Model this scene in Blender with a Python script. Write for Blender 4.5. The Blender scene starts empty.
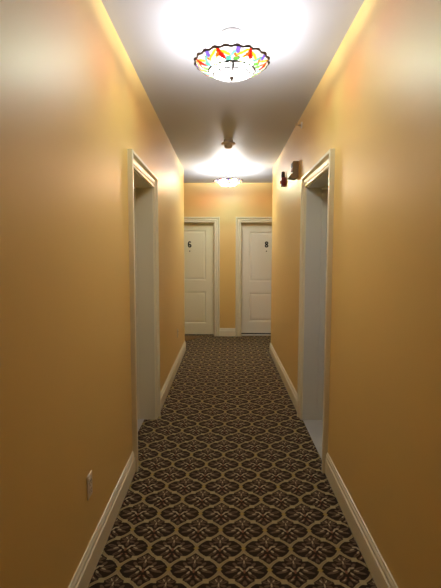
import bpy, bmesh, math, random
from mathutils import Vector, Matrix
random.seed(4)
PI = math.pi
SC = bpy.context.scene
COL = SC.collection

# ------------------------------------------------------------------ place dimensions (metres)
XL, XR = -0.629, 0.701          # corridor walls
CEIL = 2.763
YB, YE = -3.2, 7.92             # wall behind the camera, wall with doors 6 and 8
YL_END, YR_END = 6.74, 6.60     # where the corridor walls stop and the lobby opens
LX0, LX1 = -1.95, 2.05          # lobby sides
T = 0.26                        # wall thickness
XC = 0.036                      # corridor centre line
DOOR_H = 2.06
DOORS_Y = (2.97, 3.83)

# ------------------------------------------------------------------ helpers
def link(o, parent=None):
    COL.objects.link(o)
    if parent is not None:
        o.parent = parent
    return o

def tag(o, label=None, cat=None, group=None, kind=None):
    if label: o['label'] = label
    if cat: o['category'] = cat
    if group: o['group'] = group
    if kind: o['kind'] = kind
    return o

def empty(name, loc, rz=0.0):
    o = bpy.data.objects.new(name, None)
    o.empty_display_size = 0.1
    o.location = loc
    o.rotation_euler = (0, 0, rz)
    return link(o)

def obj(name, bm, mats, parent=None, smooth=False, recalc=True):
    if recalc:
        bmesh.ops.recalc_face_normals(bm, faces=bm.faces[:])
    me = bpy.data.meshes.new(name)
    bm.to_mesh(me); bm.free()
    for m in (mats if isinstance(mats, (list, tuple)) else [mats]):
        me.materials.append(m)
    if smooth:
        for p in me.polygons: p.use_smooth = True
    o = bpy.data.objects.new(name, me)
    return link(o, parent)

def box(bm, x0, x1, y0, y1, z0, z1, mi=0):
    vs = [bm.verts.new((x, y, z)) for z in (z0, z1) for (x, y) in ((x0, y0), (x1, y0), (x1, y1), (x0, y1))]
    for f in ((0, 3, 2, 1), (4, 5, 6, 7), (0, 1, 5, 4), (1, 2, 6, 5), (2, 3, 7, 6), (3, 0, 4, 7)):
        fc = bm.faces.new([vs[i] for i in f]); fc.material_index = mi
    return vs

def bevel_all(bm, w, seg=2):
    bmesh.ops.bevel(bm, geom=bm.edges[:], offset=w, segments=seg, profile=0.6, affect='EDGES', clamp_overlap=True)

def lathe(bm, prof, n=32, c=(0, 0, 0), axis='Z', mi=0, wob=None):
    """prof: list of (r, h). revolve about axis through c."""
    rings = []
    for (r, h) in prof:
        ring = []
        if r < 1e-6:
            p = (0, 0, h)
            ring = [bm.verts.new(p)]
        else:
            for k in range(n):
                a = 2 * PI * k / n
                rr = r if wob is None else r * wob(a, r, h)
                ring.append(bm.verts.new((rr * math.cos(a), rr * math.sin(a), h)))
        rings.append(ring)
    for A, B in zip(rings, rings[1:]):
        if len(A) == 1 and len(B) == 1: continue
        for k in range(n):
            k2 = (k + 1) % n
            if len(A) == 1: f = bm.faces.new((A[0], B[k], B[k2]))
            elif len(B) == 1: f = bm.faces.new((A[k], B[0], A[k2]))
            else: f = bm.faces.new((A[k], B[k], B[k2], A[k2]))
            f.material_index = mi
    allv = [v for r in rings for v in r]
    M = Matrix.Identity(3)
    if axis == 'X': M = Matrix(((0, 0, 1), (0, 1, 0), (-1, 0, 0)))
    if axis == 'Y': M = Matrix(((1, 0, 0), (0, 0, 1), (0, -1, 0)))
    for v in allv:
        v.co = M @ v.co + Vector(c)
    return allv

def sweep(bm, path, prof, frames, closed_ends=True):
    """path points, frames = per point (out, up) vectors giving where profile (a, b) goes: p + out*a + up*b."""
    rings = []
    for p, (o, u) in zip(path, frames):
        rings.append([bm.verts.new(Vector(p) + Vector(o) * a + Vector(u) * b) for (a, b) in prof])
    n = len(prof)
    for A, B in zip(rings, rings[1:]):
        for k in range(n):
            k2 = (k + 1) % n
            bm.faces.new((A[k], A[k2], B[k2], B[k]))
    if closed_ends:
        bm.faces.new(rings[0]); bm.faces.new(rings[-1])

def tube(bm, pts, r, n=8, mi=0):
    pts = [Vector(p) for p in pts]
    rings = []
    for i, p in enumerate(pts):
        d = (pts[min(i + 1, len(pts) - 1)] - pts[max(i - 1, 0)]).normalized()
        a = d.orthogonal().normalized(); b = d.cross(a)
        rings.append([bm.verts.new(p + a * r * math.cos(2 * PI * k / n) + b * r * math.sin(2 * PI * k / n)) for k in range(n)])
    for A, B in zip(rings, rings[1:]):
        for k in range(n):
            f = bm.faces.new((A[k], A[(k + 1) % n], B[(k + 1) % n], B[k])); f.material_index = mi
    for R in (rings[0], rings[-1]):
        f = bm.faces.new(R); f.material_index = mi

# ------------------------------------------------------------------ materials
def new_mat(name):
    m = bpy.data.materials.new(name); m.use_nodes = True
    nt = m.node_tree
    return m, nt, nt.nodes['Principled BSDF']

def paint(name, col, rough=0.4, spec=0.5, bump=0.0, bscale=400.0, var=0.0, metallic=0.0):
    m, nt, b = new_mat(name)
    b.inputs['Base Color'].default_value = (*col, 1)
    b.inputs['Roughness'].default_value = rough
    b.inputs['Specular IOR Level'].default_value = spec
    b.inputs['Metallic'].default_value = metallic
    geo = nt.nodes.new('ShaderNodeNewGeometry')
    if var > 0:
        n = nt.nodes.new('ShaderNodeTexNoise'); n.inputs['Scale'].default_value = 3.0; n.inputs['Detail'].default_value = 4
        nt.links.new(geo.outputs['Position'], n.inputs['Vector'])
        mx = nt.nodes.new('ShaderNodeMix'); mx.data_type = 'RGBA'
        mx.inputs[6].default_value = (*[c * (1 - var) for c in col], 1)
        mx.inputs[7].default_value = (*[min(1, c * (1 + var)) for c in col], 1)
        nt.links.new(n.outputs['Fac'], mx.inputs[0]); nt.links.new(mx.outputs[2], b.inputs['Base Color'])
    if bump > 0:
        n = nt.nodes.new('ShaderNodeTexNoise'); n.inputs['Scale'].default_value = bscale; n.inputs['Detail'].default_value = 2
        nt.links.new(geo.outputs['Position'], n.inputs['Vector'])
        bp = nt.nodes.new('ShaderNodeBump'); bp.inputs['Strength'].default_value = bump; bp.inputs['Distance'].default_value = 0.002
        nt.links.new(n.outputs['Fac'], bp.inputs['Height']); nt.links.new(bp.outputs['Normal'], b.inputs['Normal'])
    return m

WALL = paint('gold_wall_paint', (0.78, 0.54, 0.165), rough=0.46, spec=1.0, bump=0.12, bscale=260, var=0.02)
WB = WALL.node_tree.nodes['Principled BSDF']
WB.inputs['Coat Weight'].default_value = 0.3; WB.inputs['Coat Roughness'].default_value = 0.42
CEILM = paint('ceiling_paint', (0.53, 0.57, 0.63), rough=0.6, spec=0.3, bump=0.1, bscale=300)
TRIM = paint('cream_trim_paint', (0.82, 0.775, 0.58), rough=0.32, spec=0.5)
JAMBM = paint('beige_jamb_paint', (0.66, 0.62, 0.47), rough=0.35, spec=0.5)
GREYTRIM = paint('grey_white_jamb_paint', (0.64, 0.645, 0.60), rough=0.35, spec=0.5)
DOORM = paint('door_paint', (0.85, 0.83, 0.60), rough=0.35, spec=0.5, var=0.02)
DOOR_WLIT = paint('door_paint_whiter_lit', (0.84, 0.83, 0.72), rough=0.35, spec=0.5, var=0.02)  # door paint with the whiter light on door 8 put into its colour
STONE = paint('grey_threshold_stone', (0.46, 0.47, 0.45), rough=0.3, spec=0.5, var=0.15)
BLACK = paint('black_plastic', (0.012, 0.012, 0.012), rough=0.4)
DARKGAP = paint('dark_gap_shade', (0.02, 0.018, 0.015), rough=0.8)  # near-black colour for the shade in the gap under door 8
ALU = paint('aluminium', (0.72, 0.71, 0.68), rough=0.3, metallic=0.8)
BRASS = paint('brushed_nickel', (0.55, 0.50, 0.42), rough=0.28, metallic=1.0)
BRONZE = paint('dark_bronze', (0.10, 0.075, 0.06), rough=0.4, metallic=0.6)
LEAD = paint('grey_lead_came', (0.07, 0.06, 0.06), rough=0.45, metallic=0.5)
PLATE = paint('white_plastic_plate', (0.80, 0.74, 0.66), rough=0.3)
SLOT = paint('dark_socket_slot', (0.03, 0.025, 0.02), rough=0.6)
ALARM = paint('tan_alarm_plastic', (0.15, 0.12, 0.055), rough=0.4)
ALARM_D = paint('dark_grille', (0.05, 0.04, 0.03), rough=0.5)
CLEAR = paint('strobe_lens', (0.85, 0.85, 0.85), rough=0.1, spec=0.8)
RED = paint('alarm_red_plastic', (0.20, 0.012, 0.012), rough=0.35)
DETECT = paint('detector_plastic', (0.50, 0.44, 0.32), rough=0.45)
WHITEP = paint('white_enamel', (0.80, 0.79, 0.78), rough=0.35)
MATM = paint('orange_brown_mat', (0.20, 0.12, 0.045), rough=0.9, spec=0.1, bump=0.4, bscale=500, var=0.25)

DIM = 0.12
def glass(name, col, transp=0.35):
    m = bpy.data.materials.new(name); m.use_nodes = True
    nt = m.node_tree; nt.nodes.clear()
    out = nt.nodes.new('ShaderNodeOutputMaterial')
    tl = nt.nodes.new('ShaderNodeBsdfTranslucent'); tl.inputs['Color'].default_value = (*[c * DIM for c in col], 1)
    tp = nt.nodes.new('ShaderNodeBsdfTransparent'); tp.inputs['Color'].default_value = (*col, 1)
    df = nt.nodes.new('ShaderNodeBsdfDiffuse'); df.inputs['Color'].default_value = (*[c * DIM for c in col], 1)
    gl = nt.nodes.new('ShaderNodeBsdfGlossy'); gl.inputs['Roughness'].default_value = 0.15
    m0 = nt.nodes.new('ShaderNodeMixShader'); m0.inputs[0].default_value = 0.35
    m1 = nt.nodes.new('ShaderNodeMixShader'); m1.inputs[0].default_value = transp
    m2 = nt.nodes.new('ShaderNodeMixShader'); m2.inputs[0].default_value = 0.05
    nt.links.new(tl.outputs[0], m0.inputs[1]); nt.links.new(df.outputs[0], m0.inputs[2])
    nt.links.new(m0.outputs[0], m1.inputs[1]); nt.links.new(tp.outputs[0], m1.inputs[2])
    nt.links.new(m1.outputs[0], m2.inputs[1]); nt.links.new(gl.outputs[0], m2.inputs[2])
    nt.links.new(m2.outputs[0], out.inputs[0])
    return m

GT = 0.58
G_WHITE = glass('opal_white_glass', (0.80, 0.78, 0.74), GT)
G_PALE = glass('pale_blue_white_glass', (0.80, 0.86, 0.84), GT)
G_BOWL = glass('clear_opal_bowl_glass', (0.82, 0.81, 0.78), 0.42)
G_RED = glass('red_glass', (0.70, 0.006, 0.003), GT)
G_ORANGE = glass('orange_glass', (0.80, 0.14, 0.006), GT)
G_YELLOW = glass('yellow_glass', (0.80, 0.52, 0.010), GT)
G_GREEN = glass('green_glass', (0.16, 0.52, 0.06), GT)
G_TEAL = glass('teal_glass', (0.12, 0.55, 0.40), GT)
G_PURPLE = glass('purple_glass', (0.16, 0.08, 0.50), GT)

def bulb_mat(name, col, s, up):
    """LED bulb: throws most of its light down and sideways, less back past its base."""
    m = bpy.data.materials.new(name); m.use_nodes = True
    nt = m.node_tree; nt.nodes.clear()
    out = nt.nodes.new('ShaderNodeOutputMaterial')
    e = nt.nodes.new('ShaderNodeEmission'); e.inputs['Color'].default_value = (*col, 1)
    geo = nt.nodes.new('ShaderNodeNewGeometry')
    sp = nt.nodes.new('ShaderNodeSeparateXYZ'); nt.links.new(geo.outputs['Normal'], sp.inputs[0])
    mr = nt.nodes.new('ShaderNodeMapRange')
    mr.inputs[1].default_value = 0.0; mr.inputs[2].default_value = 0.65
    mr.inputs[3].default_value = s; mr.inputs[4].default_value = s * up
    nt.links.new(sp.outputs[2], mr.inputs[0]); nt.links.new(mr.outputs[0], e.inputs['Strength'])
    nt.links.new(e.outputs[0], out.inputs[0])
    return m
BULB_NEAR = bulb_mat('lit_bulb', (1.0, 0.955, 0.97), 760.0, 0.03)
BULB_FAR = bulb_mat('lit_bulb_bright', (1.0, 0.97, 0.93), 1400.0, 0.04)

# ---- carpet: ogee trellis with damask motifs, all node maths
def carpet_material():
    m, nt, b = new_mat('damask_carpet')
    N, L = nt.nodes, nt.links
    def put(sock, v):
        if isinstance(v, (int, float)): sock.default_value = v
        else: L.new(v, sock)
    def M(op, a, c=0.0, d=None):
        n = N.new('ShaderNodeMath'); n.operation = op
        put(n.inputs[0], a); put(n.inputs[1], c)
        if d is not None: put(n.inputs[2], d)
        return n.outputs[0]
    def ramp(v, lo, hi):                      # smooth 1 at lo -> 0 at hi
        n = N.new('ShaderNodeMapRange'); n.interpolation_type = 'SMOOTHSTEP'; n.clamp = True
        put(n.inputs[0], v)
        n.inputs[1].default_value = lo; n.inputs[2].default_value = hi
        n.inputs[3].default_value = 1.0; n.inputs[4].default_value = 0.0
        return n.outputs[0]
    def mixc(f, a, c):
        n = N.new('ShaderNodeMix'); n.data_type = 'RGBA'
        put(n.inputs[0], f)
        for i, v in ((6, a), (7, c)):
            if isinstance(v, tuple): n.inputs[i].default_value = (*v, 1)
            else: L.new(v, n.inputs[i])
        return n.outputs[2]
    PX, PY = 0.2390, 0.2984
    geo = N.new('ShaderNodeNewGeometry')
    sep = N.new('ShaderNodeSeparateXYZ'); L.new(geo.outputs['Position'], sep.inputs[0])
    # pile wobble
    wob = N.new('ShaderNodeTexNoise'); wob.inputs['Scale'].default_value = 160; wob.inputs['Detail'].default_value = 1
    L.new(geo.outputs['Position'], wob.inputs['Vector'])
    wv = M('MULTIPLY', M('SUBTRACT', wob.outputs['Fac'], 0.5), 0.006)
    X = M('DIVIDE', M('SUBTRACT', M('ADD', sep.outputs[0], wv), M('SUBTRACT', M('MULTIPLY', sep.outputs[1], 0.014), 0.0522)), PX)
    Y = M('DIVIDE', M('SUBTRACT', M('ADD', sep.outputs[1], wv), 2.094), PY)
    ax = M('SUBTRACT', X, M('ROUND', X)); ay = M('SUBTRACT', Y, M('ROUND', Y))
    X5 = M('SUBTRACT', X, 0.5); Y5 = M('SUBTRACT', Y, 0.5)
    bx = M('SUBTRACT', X5, M('ROUND', X5)); by = M('SUBTRACT', Y5, M('ROUND', Y5))
    u = M('MULTIPLY', M('ABSOLUTE', ax), 2.0); v = M('MULTIPLY', M('ABSOLUTE', ay), 2.0)
    k = M('SUBTRACT', M('MULTIPLY', u, 2.0), 1.0)                     # 2u-1
    s = M('SQRT', M('MAXIMUM', M('SUBTRACT', 1.0, M('MULTIPLY', k, k)), 0.0))
    g = M('ADD', 0.5, M('MULTIPLY', M('SIGN', M('MULTIPLY', k, -1.0)), M('MULTIPLY', 0.5, M('SUBTRACT', 1.0, s))))
    W = 0.62
    f = M('ADD', M('MULTIPLY', g, W), M('MULTIPLY', M('SUBTRACT', 1.0, u), 1 - W))
    fp = M('ADD', M('MULTIPLY', M('DIVIDE', M('ABSOLUTE', k), M('MAXIMUM', s, 0.25)), W), 1 - W)
    F = M('SUBTRACT', v, f)
    gr = M('SQRT', M('ADD', (2 / PY) ** 2, M('POWER', M('MULTIPLY', fp, 2 / PX), 2.0)))
    dist = M('DIVIDE', M('ABSOLUTE', F), gr)
    inA = M('LESS_THAN', F, 0.0)
    def sel(a, c): return M('ADD', M('MULTIPLY', inA, a), M('MULTIPLY', M('SUBTRACT', 1.0, inA), c))
    px = M('MULTIPLY', M('ABSOLUTE', sel(ax, bx)), PX); py = M('MULTIPLY', sel(ay, by), PY)
    cmb = N.new('ShaderNodeCombineXYZ'); L.new(px, cmb.inputs[0]); L.new(py, cmb.inputs[1])
    def ell(cx, cy, rx, ry, rot=0, soft=0.18):
        mp = N.new('ShaderNodeMapping'); mp.vector_type = 'TEXTURE'
        mp.inputs['Location'].default_value = (cx, cy, 0); mp.inputs['Rotation'].default_value = (0, 0, math.radians(rot))
        mp.inputs['Scale'].default_value = (rx, ry, 1)
        L.new(cmb.outputs[0], mp.inputs[0])
        ln = N.new('ShaderNodeVectorMath'); ln.operation = 'LENGTH'; L.new(mp.outputs[0], ln.inputs[0])
        return ramp(ln.outputs['Value'], 1 - soft, 1 + soft)
    def union(lst):
        r = lst[0]
        for q in lst[1:]: r = M('MAXIMUM', r, q)
        return r
    DARK = (0.026, 0.017, 0.010); TAUPE = (0.130, 0.086, 0.052); TAN = (0.37, 0.305, 0.150)
    LIGHT = (0.42, 0.34, 0.20); GOLD = (0.34, 0.25, 0.07); ROSE = (0.24, 0.11, 0.06)
    taupe = union([
        ell(0, .086, .013, .026), ell(.026, .070, .020, .009, 28), ell(.020, .046, .016, .007, -18),
        ell(.068, .012, .030, .010, 22), ell(.062, -.014, .030, .008, -16), ell(.045, .034, .015, .008, 50),
        ell(.036, -.040, .024, .008, -40), ell(.024, -.066, .019, .007, -35), ell(0, -.092, .010, .022),
        ell(0, .030, .008, .018)])
    holes = union([ell(.070, .012, .018, .0035, 22), ell(.026, .071, .012, .003, 28), ell(0, .088, .0035, .015),
                   ell(.036, -.041, .014, .0028, -40)])
    taupe = M('MULTIPLY', taupe, M('SUBTRACT', 1.0, M('MULTIPLY', holes, 0.8)))
    light = union([ell(.016, .004, .005, .019, -30), ell(.034, .016, .011, .006, 10), ell(.050, -.002, .013, .0042, -22),
                   ell(.025, -.022, .005, .011, 40), ell(0, .052, .004, .012), ell(.012, .078, .003, .010, -30), ell(.020, -.060, .003, .009, 50)])
    rose = union([ell(0, -.012, .006, .012), ell(.012, -.048, .004, .010, 40)])
    c = mixc(taupe, DARK, TAUPE)
    c = mixc(M('MULTIPLY', rose, 0.9), c, ROSE)
    c = mixc(M('MAXIMUM', light, 0.0), c, LIGHT)
    # dark margin along the trellis, then the trellis
    c = mixc(ramp(dist, 0.0105, 0.0145), c, DARK)
    band = ramp(dist, 0.0066, 0.0090)
    bandc = mixc(ramp(dist, 0.003, 0.006), TAN, (0.30, 0.225, 0.11))
    c = mixc(band, c, bandc)
    # little square studs at the shoulders, gold diamonds at the crossings
    st = M('MAXIMUM', M('MULTIPLY', M('ABSOLUTE', M('SUBTRACT', u, 0.5)), PX / 2), M('MULTIPLY', M('ABSOLUTE', M('SUBTRACT', v, 0.5)), PY / 2))
    c = mixc(ramp(st, 0.0135, 0.016), c, TAN)
    d1 = M('ADD', M('MULTIPLY', M('SUBTRACT', 1.0, u), PX / 2), M('MULTIPLY', v, PY / 2))
    d2 = M('ADD', M('MULTIPLY', u, PX / 2), M('MULTIPLY', M('SUBTRACT', 1.0, v), PY / 2))
    c = mixc(ramp(M('MINIMUM', d1, d2), 0.012, 0.018), c, GOLD)
    # yarn speckle
    nz = N.new('ShaderNodeTexNoise'); nz.inputs['Scale'].default_value = 420; nz.inputs['Detail'].default_value = 1
    L.new(geo.outputs['Position'], nz.inputs['Vector'])
    hsv = N.new('ShaderNodeHueSaturation'); L.new(c, hsv.inputs['Color'])
    L.new(M('ADD', 0.45, M('MULTIPLY', nz.outputs['Fac'], 1.1)), hsv.inputs['Value'])
    L.new(hsv.outputs[0], b.inputs['Base Color'])
    b.inputs['Roughness'].default_value = 0.95; b.inputs['Specular IOR Level'].default_value = 0.15
    bp = N.new('ShaderNodeBump'); bp.inputs['Strength'].default_value = 0.5; bp.inputs['Distance'].default_value = 0.003
    L.new(nz.outputs['Fac'], bp.inputs['Height']); L.new(bp.outputs['Normal'], b.inputs['Normal'])
    return m
CARPET = carpet_material()

# ------------------------------------------------------------------ room shell
def struct(name, bm, m, label=None, cat=None):
    o = obj(name, bm, m); tag(o, label, cat, kind='structure'); return o

bm = bmesh.new(); box(bm, LX0 - .3, LX1 + .3, YB - .3, YE + .35, -0.08, 0.0)
struct('floor', bm, CARPET, 'brown carpet floor patterned with tan ogee trellis', 'floor')
bm = bmesh.new(); box(bm, LX0 - .3, LX1 + .3, YB - .3, YE + .35, CEIL, CEIL + 0.1)
struct('ceiling', bm, CEILM, 'white painted corridor ceiling', 'ceiling')

JT = 0.022   # jamb board thickness
def side_wall(name, x0, x1, yend, label):
    bm = bmesh.new()
    a, c = DOORS_Y[0] - JT, DOORS_Y[1] + JT
    box(bm, x0, x1, YB, a, 0, CEIL)
    box(bm, x0, x1, c, yend, 0, CEIL)
    box(bm, x0, x1, a, c, DOOR_H + JT, CEIL)
    bmesh.ops.remove_doubles(bm, verts=bm.verts[:], dist=1e-5)
    struct(name, bm, WALL, label, 'wall')
side_wall('wall_left', XL - T, XL, YL_END, 'glossy golden yellow wall on left side of corridor')
side_wall('wall_right', XR, XR + T, YR_END, 'glossy golden yellow wall on right side of corridor')
bm = bmesh.new(); box(bm, XL - T, XR + T, YB - .15, YB, 0, CEIL)
struct('wall_back', bm, WALL, 'golden wall closing the corridor behind the viewer', 'wall')
# lobby
bm = bmesh.new(); box(bm, LX0, XL - T, YL_END - .2, YL_END, 0, CEIL)
struct('wall_lobby_near_left', bm, WALL, 'lobby wall turning left from corridor end', 'wall')
bm = bmesh.new(); box(bm, XR + T, LX1, YR_END - .2, YR_END, 0, CEIL)
struct('wall_lobby_near_right', bm, WALL, 'lobby wall turning right from corridor end', 'wall')
bm = bmesh.new(); box(bm, LX0 - .15, LX0, YL_END - .2, YE, 0, CEIL)
struct('wall_lobby_left', bm, WALL, 'left end wall of the lobby', 'wall')
bm = bmesh.new(); box(bm, LX1, LX1 + .15, YR_END - .2, YE, 0, CEIL)
struct('wall_lobby_right', bm, WALL, 'right end wall of the lobby', 'wall')
E6 = (-1.10, -0.197); E8 = (0.291, 1.222)
bm = bmesh.new()
for (a, c) in ((LX0 - .15, E6[0] - JT), (E6[1] + JT, E8[0] - JT), (E8[1] + JT, LX1 + .15)):
    box(bm, a, c, YE, YE + T, 0, CEIL)
for (a, c) in (E6, E8):
    box(bm, a - JT, c + JT, YE, YE + T, DOOR_H + JT, CEIL)
bmesh.ops.remove_doubles(bm, verts=bm.verts[:], dist=1e-5)
struct('wall_end', bm, WALL, 'golden end wall holding doors 6 and 8', 'wall')

# ------------------------------------------------------------------ baseboards
BASE = [(0, 0), (.017, 0), (.017, .098), (.0155, .104), (.0105, .108), (.0105, .114), (.013, .120), (.012, .128), (.007, .137), (.0055, .146), (0, .148)]
def baseboard(name, path, outs, label):
    bm = bmesh.new()
    sweep(bm, [(x, y, 0) for x, y in path], BASE, [((o[0], o[1], 0), (0, 0, 1)) for o in outs])
    o = obj(name, bm, TRIM); tag(o, label, 'baseboard', kind='structure')
CW = 0.101
a, c = DOORS_Y[0] - CW, DOORS_Y[1] + CW
baseboard('baseboard_left', [(XL, YB), (XL, a)], [(1, 0)] * 2, 'cream baseboard on left wall nearer than the left doorway')
baseboard('baseboard_left.001', [(XL, c), (XL, YL_END), (LX0, YL_END)], [(1, 0), (1, 1), (0, 1)], 'cream baseboard on left wall beyond the left doorway')
baseboard('baseboard_right', [(XR, YB), (XR, a)], [(-1, 0)] * 2, 'cream baseboard on right wall nearer than the right doorway')
baseboard('baseboard_right.001', [(XR, c), (XR, YR_END), (LX1, YR_END)], [(-1, 0), (-1, 1), (0, 1)], 'cream baseboard on right wall beyond the right doorway')
baseboard('baseboard_end', [(E6[1] + CW, YE), (E8[0] - CW, YE)], [(0, -1)] * 2, 'short cream baseboard between doors 6 and 8')
baseboard('baseboard_end.001', [(LX0, YE), (E6[0] - CW, YE)], [(0, -1)] * 2, 'cream baseboard left of door 6')
baseboard('baseboard_end.002', [(E8[1] + CW, YE), (LX1, YE)], [(0, -1)] * 2, 'cream baseboard right of door 8')

# ------------------------------------------------------------------ doors
CASING = [(.006, 0), (.006, .011), (.012, .015), (.019, .015), (.022, .010), (.026, .010), (.032, .016), (.050, .019),
          (.060, .019), (.063, .013), (.068, .013), (.074, .026), (.080, .034), (.097, .034), (.101, .030), (.101, 0)]
def casing_mesh(w, h):
    bm = bmesh.new()
    hw = w / 2
    path = [(-hw, 0, 0), (-hw, 0, h), (hw, 0, h), (hw, 0, 0)]
    fr = [((-1, 0, 0), (0, 1, 0)), ((-1, 0, 1), (0, 1, 0)), ((1, 0, 1), (0, 1, 0)), ((1, 0, 0), (0, 1, 0))]
    sweep(bm, path, CASING, fr)
    return bm

def leaf_mesh(w, h, z0, th, stile, panels):
    """two-panel door leaf; front at y=0 facing +y, x centred."""
    bm = bmesh.new()
    hw = w / 2
    xs = [-hw, -hw + stile, hw - stile, hw]
    zs = [z0]
    for (p, q) in panels: zs += [p, q]
    zs.append(z0 + h)
    def quad(a, b_, c_, d): bm.faces.new([bm.verts.new(p) for p in (a, b_, c_, d)])
    for i in range(3):
        for j in range(len(zs) - 1):
            if i == 1 and j % 2 == 1:
                x0, x1, q0, q1 = xs[1], xs[2], zs[j], zs[j + 1]
                steps = [(0, 0), (.004, -.004), (.014, -.009), (.022, -.009), (.050, -.003)]
                for (i0, y0), (i1, y1) in zip(steps, steps[1:]):
                    A = [(x0 + i0, y0, q0 + i0), (x1 - i0, y0, q0 + i0), (x1 - i0, y0, q1 - i0), (x0 + i0, y0, q1 - i0)]
                    B = [(x0 + i1, y1, q0 + i1), (x1 - i1, y1, q0 + i1), (x1 - i1, y1, q1 - i1), (x0 + i1, y1, q1 - i1)]
                    for k in range(4): quad(A[k], A[(k + 1) % 4], B[(k + 1) % 4], B[k])
                s_, y = steps[-1]
                quad((x0 + s_, y, q0 + s_), (x1 - s_, y, q0 + s_), (x1 - s_, y, q1 - s_), (x0 + s_, y, q1 - s_))
            else:
                quad((xs[i], 0, zs[j]), (xs[i + 1], 0, zs[j]), (xs[i + 1], 0, zs[j + 1]), (xs[i], 0, zs[j + 1]))
    z1 = z0 + h
    # sides subdivided to share the front edge, back
    for j in range(len(zs) - 1):
        for x in (-hw, hw): quad((x, 0, zs[j]), (x, 0, zs[j + 1]), (x, -th, zs[j + 1]), (x, -th, zs[j]))
        for i in range(3): quad((xs[i], -th, zs[j]), (xs[i + 1], -th, zs[j]), (xs[i + 1], -th, zs[j + 1]), (xs[i], -th, zs[j + 1]))
    for i in range(3):
        for z in (z0, z1): quad((xs[i], 0, z), (xs[i + 1], 0, z), (xs[i + 1], -th, z), (xs[i], -th, z))
    bmesh.ops.remove_doubles(bm, verts=bm.verts[:], dist=1e-5)
    return bm

def digit_mesh(txt, h):
    """6 or 8 as a bold stroke of even width, standing up from y = 0."""
    bm = bmesh.new()
    hw, th = .0112, .007
    def stroke(pts, closed):
        n = len(pts); L_, R_ = [], []
        for i, (x, z) in enumerate(pts):
            p0 = pts[(i - 1) % n] if closed or i > 0 else pts[i]
            p1 = pts[(i + 1) % n] if closed or i < n - 1 else pts[i]
            dx, dz = p1[0] - p0[0], p1[1] - p0[1]; l = math.hypot(dx, dz)
            nx, nz = -dz / l * hw, dx / l * hw
            L_.append((x + nx, z + nz)); R_.append((x - nx, z - nz))
        A = [(bm.verts.new((l[0], 0, l[1])), bm.verts.new((r_[0], 0, r_[1])), bm.verts.new((r_[0], th, r_[1])), bm.verts.new((l[0], th, l[1]))) for l, r_ in zip(L_, R_)]
        for i in range(n if closed else n - 1):
            P_, Q_ = A[i], A[(i + 1) % n]
            for k in range(4): bm.faces.new((P_[k], P_[(k + 1) % 4], Q_[(k + 1) % 4], Q_[k]))
        if not closed:
            bm.faces.new(A[0]); bm.faces.new(A[-1])
    def ring(cz, rx, rz):
        stroke([(rx * math.cos(2 * PI * k / 32), cz + rz * math.sin(2 * PI * k / 32)) for k in range(32)], True)
    W_ = h * .19
    if txt == '8':
        ring(h * .25 + .004, W_, h * .25 - hw + .002); ring(h * .75 - .004, W_ * .92, h * .25 - hw + .002)
    else:
        ring(h * .29, W_, h * .29 - hw)
        pts = []
        for k in range(17):                       # tall left-hand stroke curling over at the top
            a_ = math.radians(180 - k * 9.0)
            pts.append((W_ * math.cos(a_) if k else -W_, h * .62 + (h * .38 - hw) * math.sin(a_)))
        pts = [(-W_, h * .29)] + pts
        # seen from the front, local x runs to the left
        stroke([(x, z) for x, z in pts], False)
    for v in bm.verts: v.co.x = -v.co.x
    return bm

def make_door(name, loc, rz, w, depth, label, trim, jambm, leafm, number=None, knob_side=1, thr_mat=STONE, thr_y0=0.0, gap=0.012, sill=None, panels=((.245, .80), (1.015, 1.92))):
    d = empty(name, loc, rz); tag(d, label, 'door', kind='structure')
    h = DOOR_H; hw = w / 2
    obj('door_casing', casing_mesh(w, h), trim, d)
    bm = bmesh.new()
    full = T - 0.02
    for sx in (-1, 1):
        x0, x1 = sorted((sx * hw, sx * (hw + JT - .001)))
        box(bm, x0, x1, -full, 0.0, 0, h)
    box(bm, -hw - JT + .001, hw + JT - .001, -full, 0.0, h, h + JT - .001)
    obj('door_jamb', bm, jambm, d)
    bm = bmesh.new()                          # the stop the leaf closes against
    S0, S1 = -depth + .001, -depth + .045
    for sx in (-1, 1):
        x0, x1 = sorted((sx * hw, sx * (hw - .012)))
        box(bm, x0, x1, S0, S1, 0, h)
    box(bm, -hw + .012, hw - .012, S0, S1, h - .012, h)
    obj('door_stop', bm, jambm, d)
    lf = obj('door_leaf', leaf_mesh(w - .006, h - gap - .004, gap, .044, .150, panels), leafm, d)
    lf.location = (0, -depth, 0)
    if thr_mat is not None:
        bm = bmesh.new(); box(bm, -hw, hw, -full, -thr_y0, -.002, .006)
        bevel_all(bm, .002, 1)
        obj('threshold', bm, thr_mat, d)
    if sill:
        bm = bmesh.new()
        sweep(bm, [(-hw, -depth - .03, 0), (hw, -depth - .03, 0)], [(-.015, 0), (.0, .018), (.05, .018), (.085, .004), (.085, 0)],
              [((0, 1, 0), (0, 0, 1))] * 2)
        obj('sill', bm, ALU, d)
        bm = bmesh.new(); box(bm, -hw + .004, hw - .004, -depth - .020, -depth - .004, .019, gap)  # added dark strip, painted shade filling the gap under the leaf
        obj('door_gap_shade', bm, DARKGAP, d)
    if number:
        dn = obj('door_number', digit_mesh(number, .116), BLACK, lf); dn.location = (0, -.004, 1.618)
        bm = bmesh.new()
        lathe(bm, [(0, .004), (.009, .004), (.011, .001), (.011, -.003)], 16, (0, -.002, 1.553), 'Y')
        obj('peephole', bm, BLACK, lf)
        bm = bmesh.new()
        kx = knob_side * (hw - .07)
        lathe(bm, [(.0, 0), (.033, 0), (.033, .006), (.014, .012), (.012, .035), (.026, .045), (.030, .058), (.024, .070), (0, .074)], 24, (0, 0, 0), 'Y')
        for v in bm.verts: v.co = Vector((kx, v.co.y, .96 + v.co.z))
        obj('door_knob', bm, BRASS, lf, smooth=True)
    return d

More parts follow.
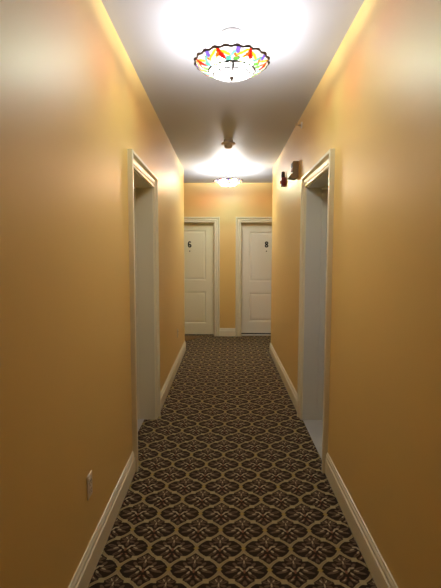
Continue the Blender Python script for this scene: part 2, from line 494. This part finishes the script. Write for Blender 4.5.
yc = sum(DOORS_Y) / 2; wd = DOORS_Y[1] - DOORS_Y[0]
make_door('door_1', (XL, yc, 0), -PI / 2, wd, 0.19, 'deep cream doorway with moulded casing in left wall', TRIM, JAMBM, DOORM, thr_y0=.10)
make_door('door_2', (XR, yc, 0), PI / 2, wd, 0.176, 'deep grey-white doorway with moulded casing in right wall', TRIM, GREYTRIM, GREYTRIM, thr_y0=.004)
make_door('door_3', (sum(E6) / 2, YE, 0), PI, E6[1] - E6[0], 0.12, 'cream two-panel door numbered 6 at end of corridor', TRIM, TRIM, DOORM, '6', knob_side=1, thr_mat=None, panels=((.222, .808), (1.022, 1.93)))
make_door('door_4', (sum(E8) / 2, YE, 0), PI, E8[1] - E8[0], 0.12, 'two-panel door numbered 8, whiter light put into its paint, at end of corridor', TRIM, TRIM, DOOR_WLIT, '8', knob_side=-1, thr_mat=None, gap=.040, sill=True, panels=((.258, .79), (1.0, 1.905)))

# ------------------------------------------------------------------ stained glass ceiling lights
RIM_R, RIM_Z = .211, -.168
MID_R, MID_Z = .131, -.214
BOT_Z = -.250
PAL = [G_WHITE, G_RED, G_ORANGE, G_YELLOW, G_GREEN, G_TEAL, G_PURPLE, G_PALE, LEAD]
def in_ell(s, t, cs, ct, rs, rt, rot):
    ds, dt = s - cs, t - ct
    cr, sr = math.cos(rot), math.sin(rot)
    a_, b_ = ds * cr + dt * sr, -ds * sr + dt * cr
    return (a_ / rs) ** 2 + (b_ / rt) ** 2
# pieces of one repeat: s 0..1 around, t 0 (rim) .. 1 (divider): centre, radii, tilt, palette index
PIECES = [(.50, .42, .085, .40, -.25, 1), (.36, .40, .060, .30, .45, 2), (.66, .35, .065, .28, -.75, 3),
          (.18, .30, .060, .32, .75, 3), (.30, .78, .120, .16, .25, 4), (.72, .74, .120, .17, -.3, 5),
          (.02, .72, .110, .17, .2, 4), (.04, .20, .075, .18, 0, 6), (.86, .42, .055, .26, .5, 5), (.96, .45, .05, .22, -.4, 2)]
REP = 7
def upper_mesh():
    bm = bmesh.new()
    nt_, ns = 22, REP * 36
    def P(i, j):
        t = j / nt_; a_ = 2 * PI * i / ns
        r = RIM_R + (MID_R - RIM_R) * t; z = RIM_Z + (MID_Z - RIM_Z) * t
        bul = math.sin(PI * t) * .010
        r += bul * .6; z -= bul
        if t < .3:                                            # scalloped lip
            z += .003 * (1 - t / .3) * math.cos(a_ * 3 * REP)
            r += .003 * (1 - t / .3) * math.cos(a_ * 3 * REP)
        return (r * math.cos(a_), r * math.sin(a_), z)
    V = [[bm.verts.new(P(i, j)) for j in range(nt_ + 1)] for i in range(ns)]
    for i in range(ns):
        for j in range(nt_):
            s = ((i + .5) / ns * REP) % 1.0; t = (j + .5) / nt_
            best, bi = 9, 0
            for (cs, ct, rs, rt, rot, pi_) in PIECES:
                for sh in (-1, 0, 1):
                    e = in_ell(s + sh, t, cs, ct, rs, rt, rot)
                    if e < best: best, bi = e, pi_
            mi = bi if best < .86 else (8 if best < 1.12 else 0)
            if mi == 0 and j in (0,): mi = 8
            f = bm.faces.new((V[i][j], V[(i + 1) % ns][j], V[(i + 1) % ns][j + 1], V[i][j + 1]))
            f.material_index = mi; f.smooth = True
    return bm
def bowl_mesh():
    bm = bmesh.new()
    nr, ns = 16, 128
    rings = []
    for j in range(nr):
        t = j / nr
        r = MID_R * math.cos(t * PI / 2) ** .9 if j else MID_R
        z = MID_Z + (BOT_Z - MID_Z) * math.sin(t * PI / 2)
        rings.append([bm.verts.new((r * math.cos(2 * PI * k / ns), r * math.sin(2 * PI * k / ns), z)) for k in range(ns)])
    tip = bm.verts.new((0, 0, BOT_Z))
    for j in range(nr):
        for k in range(ns):
            k2 = (k + 1) % ns
            if j < nr - 1: f = bm.faces.new((rings[j][k], rings[j][k2], rings[j + 1][k2], rings[j + 1][k]))
            else: f = bm.faces.new((rings[j][k], rings[j][k2], tip))
            seg = k * 8 // ns
            f.material_index = 8 if (k % 16 in (0, 1) and j < nr - 5) or j == 6 else (7 if (seg % 4 == 1 and j < 6) else 0)
            f.smooth = True
    return bm

def make_light(name, loc, label, tilt, rot, BULB):
    root = empty(name, loc, 0)
    root.rotation_euler = (tilt, 0, 0)
    tag(root, label, 'ceiling light', 'stained glass lights on the corridor ceiling')
    bm = bmesh.new(); lathe(bm, [(0, -.002), (.062, -.002), (.064, -.012), (.050, -.026), (.012, -.030), (0, -.030)], 32)
    # counter the tilt so that the canopy lies flat against the ceiling
    cn = obj('canopy', bm, WHITEP, root, smooth=True); cn.rotation_euler = (-tilt, 0, 0)
    bm = bmesh.new(); tube(bm, [(0, 0, -.028), (0, 0, BOT_Z + .012)], .003, 10)
    obj('stem', bm, WHITEP, root)
    up = obj('glass_shade', upper_mesh(), PAL, root, recalc=True); up.rotation_euler = (0, 0, rot)
    bw = obj('glass_bowl', bowl_mesh(), [G_BOWL] + PAL[1:], root)
    bm = bmesh.new()
    n = REP * 24
    pts = []
    for k in range(n):
        a_ = 2 * PI * k / n
        w_ = math.cos(a_ * 3 * REP)
        r = RIM_R + .003 * w_ + .001; z = RIM_Z + .002 * w_ + .002
        pts.append(Vector((r * math.cos(a_), r * math.sin(a_), z)))
    rings = []
    for k, p in enumerate(pts):
        rad = Vector((p.x, p.y, 0)).normalized()
        rr = .0072 + .0015 * math.cos(2 * PI * k / n * 3 * REP)
        rings.append([bm.verts.new(p + rad * rr * math.cos(q * PI / 4) + Vector((0, 0, 1)) * rr * math.sin(q * PI / 4)) for q in range(8)])
    for k in range(n):
        A, B = rings[k], rings[(k + 1) % n]
        for q in range(8): bm.faces.new((A[q], A[(q + 1) % 8], B[(q + 1) % 8], B[q]))
    rm = obj('shade_rim', bm, BRONZE, root, smooth=True); rm.rotation_euler = (0, 0, rot)
    bm = bmesh.new()
    lathe(bm, [(MID_R + .006, MID_Z + .004), (MID_R + .004, MID_Z - .003), (MID_R - .003, MID_Z - .004), (MID_R - .001, MID_Z + .003), (MID_R + .006, MID_Z + .004)], 64)
    obj('divider_band', bm, LEAD, root, smooth=True)
    bm = bmesh.new()
    lathe(bm, [(0, BOT_Z + .004), (.015, BOT_Z + .002), (.014, BOT_Z - .004), (.008, BOT_Z - .008), (.009, BOT_Z - .012), (.005, BOT_Z - .017), (0, BOT_Z - .018)], 20)
    obj('finial', bm, BRONZE, root, smooth=True)
    for sx in (-1, 1):
        bm = bmesh.new()
        lathe(bm, [(0, .0), (.014, .0), (.015, .012), (.013, .030), (0, .031)], 16, (sx * .012, 0, -.168), 'X')
        if sx < 0:
            for v in bm.verts: v.co.x = -v.co.x - 0.0 if v.co.x > -.012 else v.co.x
        so = obj('bulb_socket', bm, WHITEP, root, smooth=True)
        bm = bmesh.new()
        bmesh.ops.create_icosphere(bm, subdivisions=2, radius=.034, matrix=Matrix.Translation((sx * .080, 0, -.168)) @ Matrix.Diagonal((1.3, 1, 1, 1)))
        obj('bulb', bm, BULB, root, smooth=True)
    return root
make_light('ceiling_light', (XC, 2.65, CEIL), 'stained glass ceiling light nearest the viewer, large and bright', 0, .35, BULB_NEAR)
make_light('ceiling_light', (XC + .01, 6.70, CEIL), 'stained glass ceiling light at far end, in front of doors', 0, 1.1, BULB_FAR)

# ------------------------------------------------------------------ smoke detector
root = empty('smoke_detector', (XC - .003, 5.02, CEIL)); tag(root, 'tan round smoke detector on ceiling between the two lights', 'smoke detector')
bm = bmesh.new(); lathe(bm, [(0, 0), (.052, 0), (.056, -.030), (.078, -.034), (.080, -.044), (.066, -.056), (0, -.058)], 36)
obj('detector_base', bm, DETECT, root, smooth=False)
bm = bmesh.new(); lathe(bm, [(.046, -.056), (.044, -.078), (.030, -.092), (.012, -.097), (0, -.097)], 30)
obj('sensor_head', bm, DETECT, root, smooth=True)

# ------------------------------------------------------------------ sprinkler on the right wall
root = empty('wall_mounted_sprinkler', (XR, 4.13, 2.668)); tag(root, 'small sidewall sprinkler head high on right wall near ceiling', 'sprinkler', kind='thing')
bm = bmesh.new(); lathe(bm, [(0, 0), (.030, 0), (.028, -.006), (.014, -.010), (0, -.010)], 24, axis='X')
obj('escutcheon', bm, WHITEP, root, smooth=True)
bm = bmesh.new(); lathe(bm, [(0, -.008), (.009, -.008), (.009, -.030), (.006, -.034), (0, -.034)], 16, axis='X')
tube(bm, [(-.030, .008, 0), (-.046, .010, 0), (-.058, .002, 0)], .0022, 6)
tube(bm, [(-.030, -.008, 0), (-.046, -.010, 0), (-.058, -.002, 0)], .0022, 6)
obj('nozzle', bm, BRASS, root)
bm = bmesh.new(); box(bm, -.061, -.058, -.016, .016, -.012, .012); box(bm, -.061, -.040, -.016, .016, .010, .012)
obj('deflector', bm, BRASS, root)

# ------------------------------------------------------------------ alarm devices on the right wall
root = empty('wall_mounted_alarm', (XR, 4.33, 2.30)); tag(root, 'tan brown alarm box with sloping foot, beside right doorway', 'alarm', kind='thing')
def prism(bm, prof, y0, y1):
    A = [bm.verts.new((x, y0, z)) for x, z in prof]; B = [bm.verts.new((x, y1, z)) for x, z in prof]
    n = len(prof)
    bm.faces.new(A); bm.faces.new(B)
    for k in range(n): bm.faces.new((A[k], A[(k + 1) % n], B[(k + 1) % n], B[k]))
bm = bmesh.new(); prism(bm, [(0, -.075), (0, .078), (-.052, .078), (-.056, .072), (-.056, -.035), (-.092, -.068), (-.092, -.078), (-.022, -.088)], -.055, .055)
bevel_all(bm, .003, 2)
obj('housing', bm, ALARM, root)
bm = bmesh.new(); box(bm, -.060, -.055, -.040, .040, .030, .066)
bevel_all(bm, .002, 1)
obj('grille', bm, ALARM_D, root)
bm = bmesh.new(); box(bm, -.068, -.055, -.022, .022, -.012, .020)
bevel_all(bm, .004, 2)
obj('strobe_lens', bm, CLEAR, root)

root = empty('wall_mounted_fire_alarm', (XR, 5.20, 2.335)); tag(root, 'small dark red fire alarm with black top on right wall', 'fire alarm', kind='thing')
bm = bmesh.new(); box(bm, -.050, 0, -.045, .045, -.055, .045)
bevel_all(bm, .006, 2)
obj('red_body', bm, RED, root)
bm = bmesh.new(); lathe(bm, [(0, 0), (.022, 0), (.024, .006), (.020, .066), (.012, .072), (0, .072)], 20, (-.027, 0, .043))
obj('black_top', bm, BLACK, root, smooth=True)
bm = bmesh.new(); box(bm, -.064, -.049, -.020, .020, -.025, .012)
bevel_all(bm, .004, 2)
obj('horn_mouth', bm, RED, root)

# ------------------------------------------------------------------ outlets on the left wall
def outlet(loc, label):
    root = empty('wall_outlet', loc); tag(root, label, 'outlet', 'outlets on the left wall')
    bm = bmesh.new(); box(bm, 0, .006, -.034, .034, -.056, .056); bevel_all(bm, .0025, 2)
    obj('cover_plate', bm, PLATE, root)
    for z in (-.021, .021):
        bm = bmesh.new(); lathe(bm, [(0, .005), (.0165, .005), (.0165, .0085), (.015, .0095), (0, .0095)], 20, (0, 0, z), 'X')
        for v in bm.verts: v.co.x = abs(v.co.x)
        r = obj('receptacle', bm, PLATE, root)
        bm = bmesh.new()
        for y in (-.0065, .0065): box(bm, .0090, .0102, y - .0013, y + .0013, z - .002, z + .008)
        box(bm, .0090, .0102, -.0025, .0025, z - .011, z - .006)
        obj('slot', bm, SLOT, r)
    bm = bmesh.new(); lathe(bm, [(0, .006), (.0035, .006), (.003, .0078), (0, .008)], 12, (0, 0, 0), 'X')
    for v in bm.verts: v.co.x = abs(v.co.x)
    obj('screw', bm, BRASS, root)
outlet((XL, 1.935, .418), 'white double outlet low on left wall nearest the viewer')
outlet((XL, 5.72, .45), 'small white outlet low on left wall near corridor end')

# ------------------------------------------------------------------ mat by door 6
bm = bmesh.new()
P = [(-1.02, 7.55), (-.66, 7.38), (-.40, 7.86), (-.76, 8.03)]
P = [(-1.05, 7.66), (-.675, 7.43), (-.415, 7.865), (-.98, 7.88)]
A = [bm.verts.new((x, y, .0005)) for x, y in P]; B = [bm.verts.new((x, y, .008)) for x, y in P]
bm.faces.new(A); bm.faces.new(B)
for k in range(4): bm.faces.new((A[k], A[(k + 1) % 4], B[(k + 1) % 4], B[k]))
o = obj('door_mat', bm, MATM); tag(o, 'flat orange-brown mat on carpet before door 6', 'mat')

# ------------------------------------------------------------------ world, camera, view
w = bpy.data.worlds.new('World'); SC.world = w; w.use_nodes = True
w.node_tree.nodes['Background'].inputs[0].default_value = (0.01, 0.009, 0.008, 1)
w.node_tree.nodes['Background'].inputs[1].default_value = 1.0

cam = bpy.data.cameras.new('Camera'); co = bpy.data.objects.new('Camera', cam); COL.objects.link(co)
f_px, pitch, yaw, roll, H = 437.08, 0.0889, 0.0104, 0.0013, 1.4824
cam.sensor_fit = 'HORIZONTAL'; cam.sensor_width = 36.0; cam.lens = 36.0 * f_px / 441.0
cam.clip_start = 0.02; cam.clip_end = 100
cp, sp, cy, sy = math.cos(pitch), math.sin(pitch), math.cos(yaw), math.sin(yaw)
fwd = Vector((-sy * cp, cy * cp, -sp)); right = Vector((cy, sy, 0)); up = right.cross(fwd)
R2 = right * math.cos(roll) + up * math.sin(roll); U2 = -right * math.sin(roll) + up * math.cos(roll)
co.matrix_world = Matrix(((R2.x, U2.x, -fwd.x, 0), (R2.y, U2.y, -fwd.y, 0), (R2.z, U2.z, -fwd.z, H), (0, 0, 0, 1)))
SC.camera = co
vs = SC.view_settings
SC.display_settings.display_device = 'sRGB'
vs.view_transform = 'Standard'; vs.look = 'None'; vs.exposure = 0.0; vs.gamma = 1.0; vs.use_curve_mapping = False
SC.cycles.use_denoising = True
SC.cycles.max_bounces = 12; SC.cycles.diffuse_bounces = 8; SC.cycles.transparent_max_bounces = 12; SC.cycles.transmission_bounces = 8
SC.cycles.sample_clamp_indirect = 6.0
SC.cycles.blur_glossy = 0.5
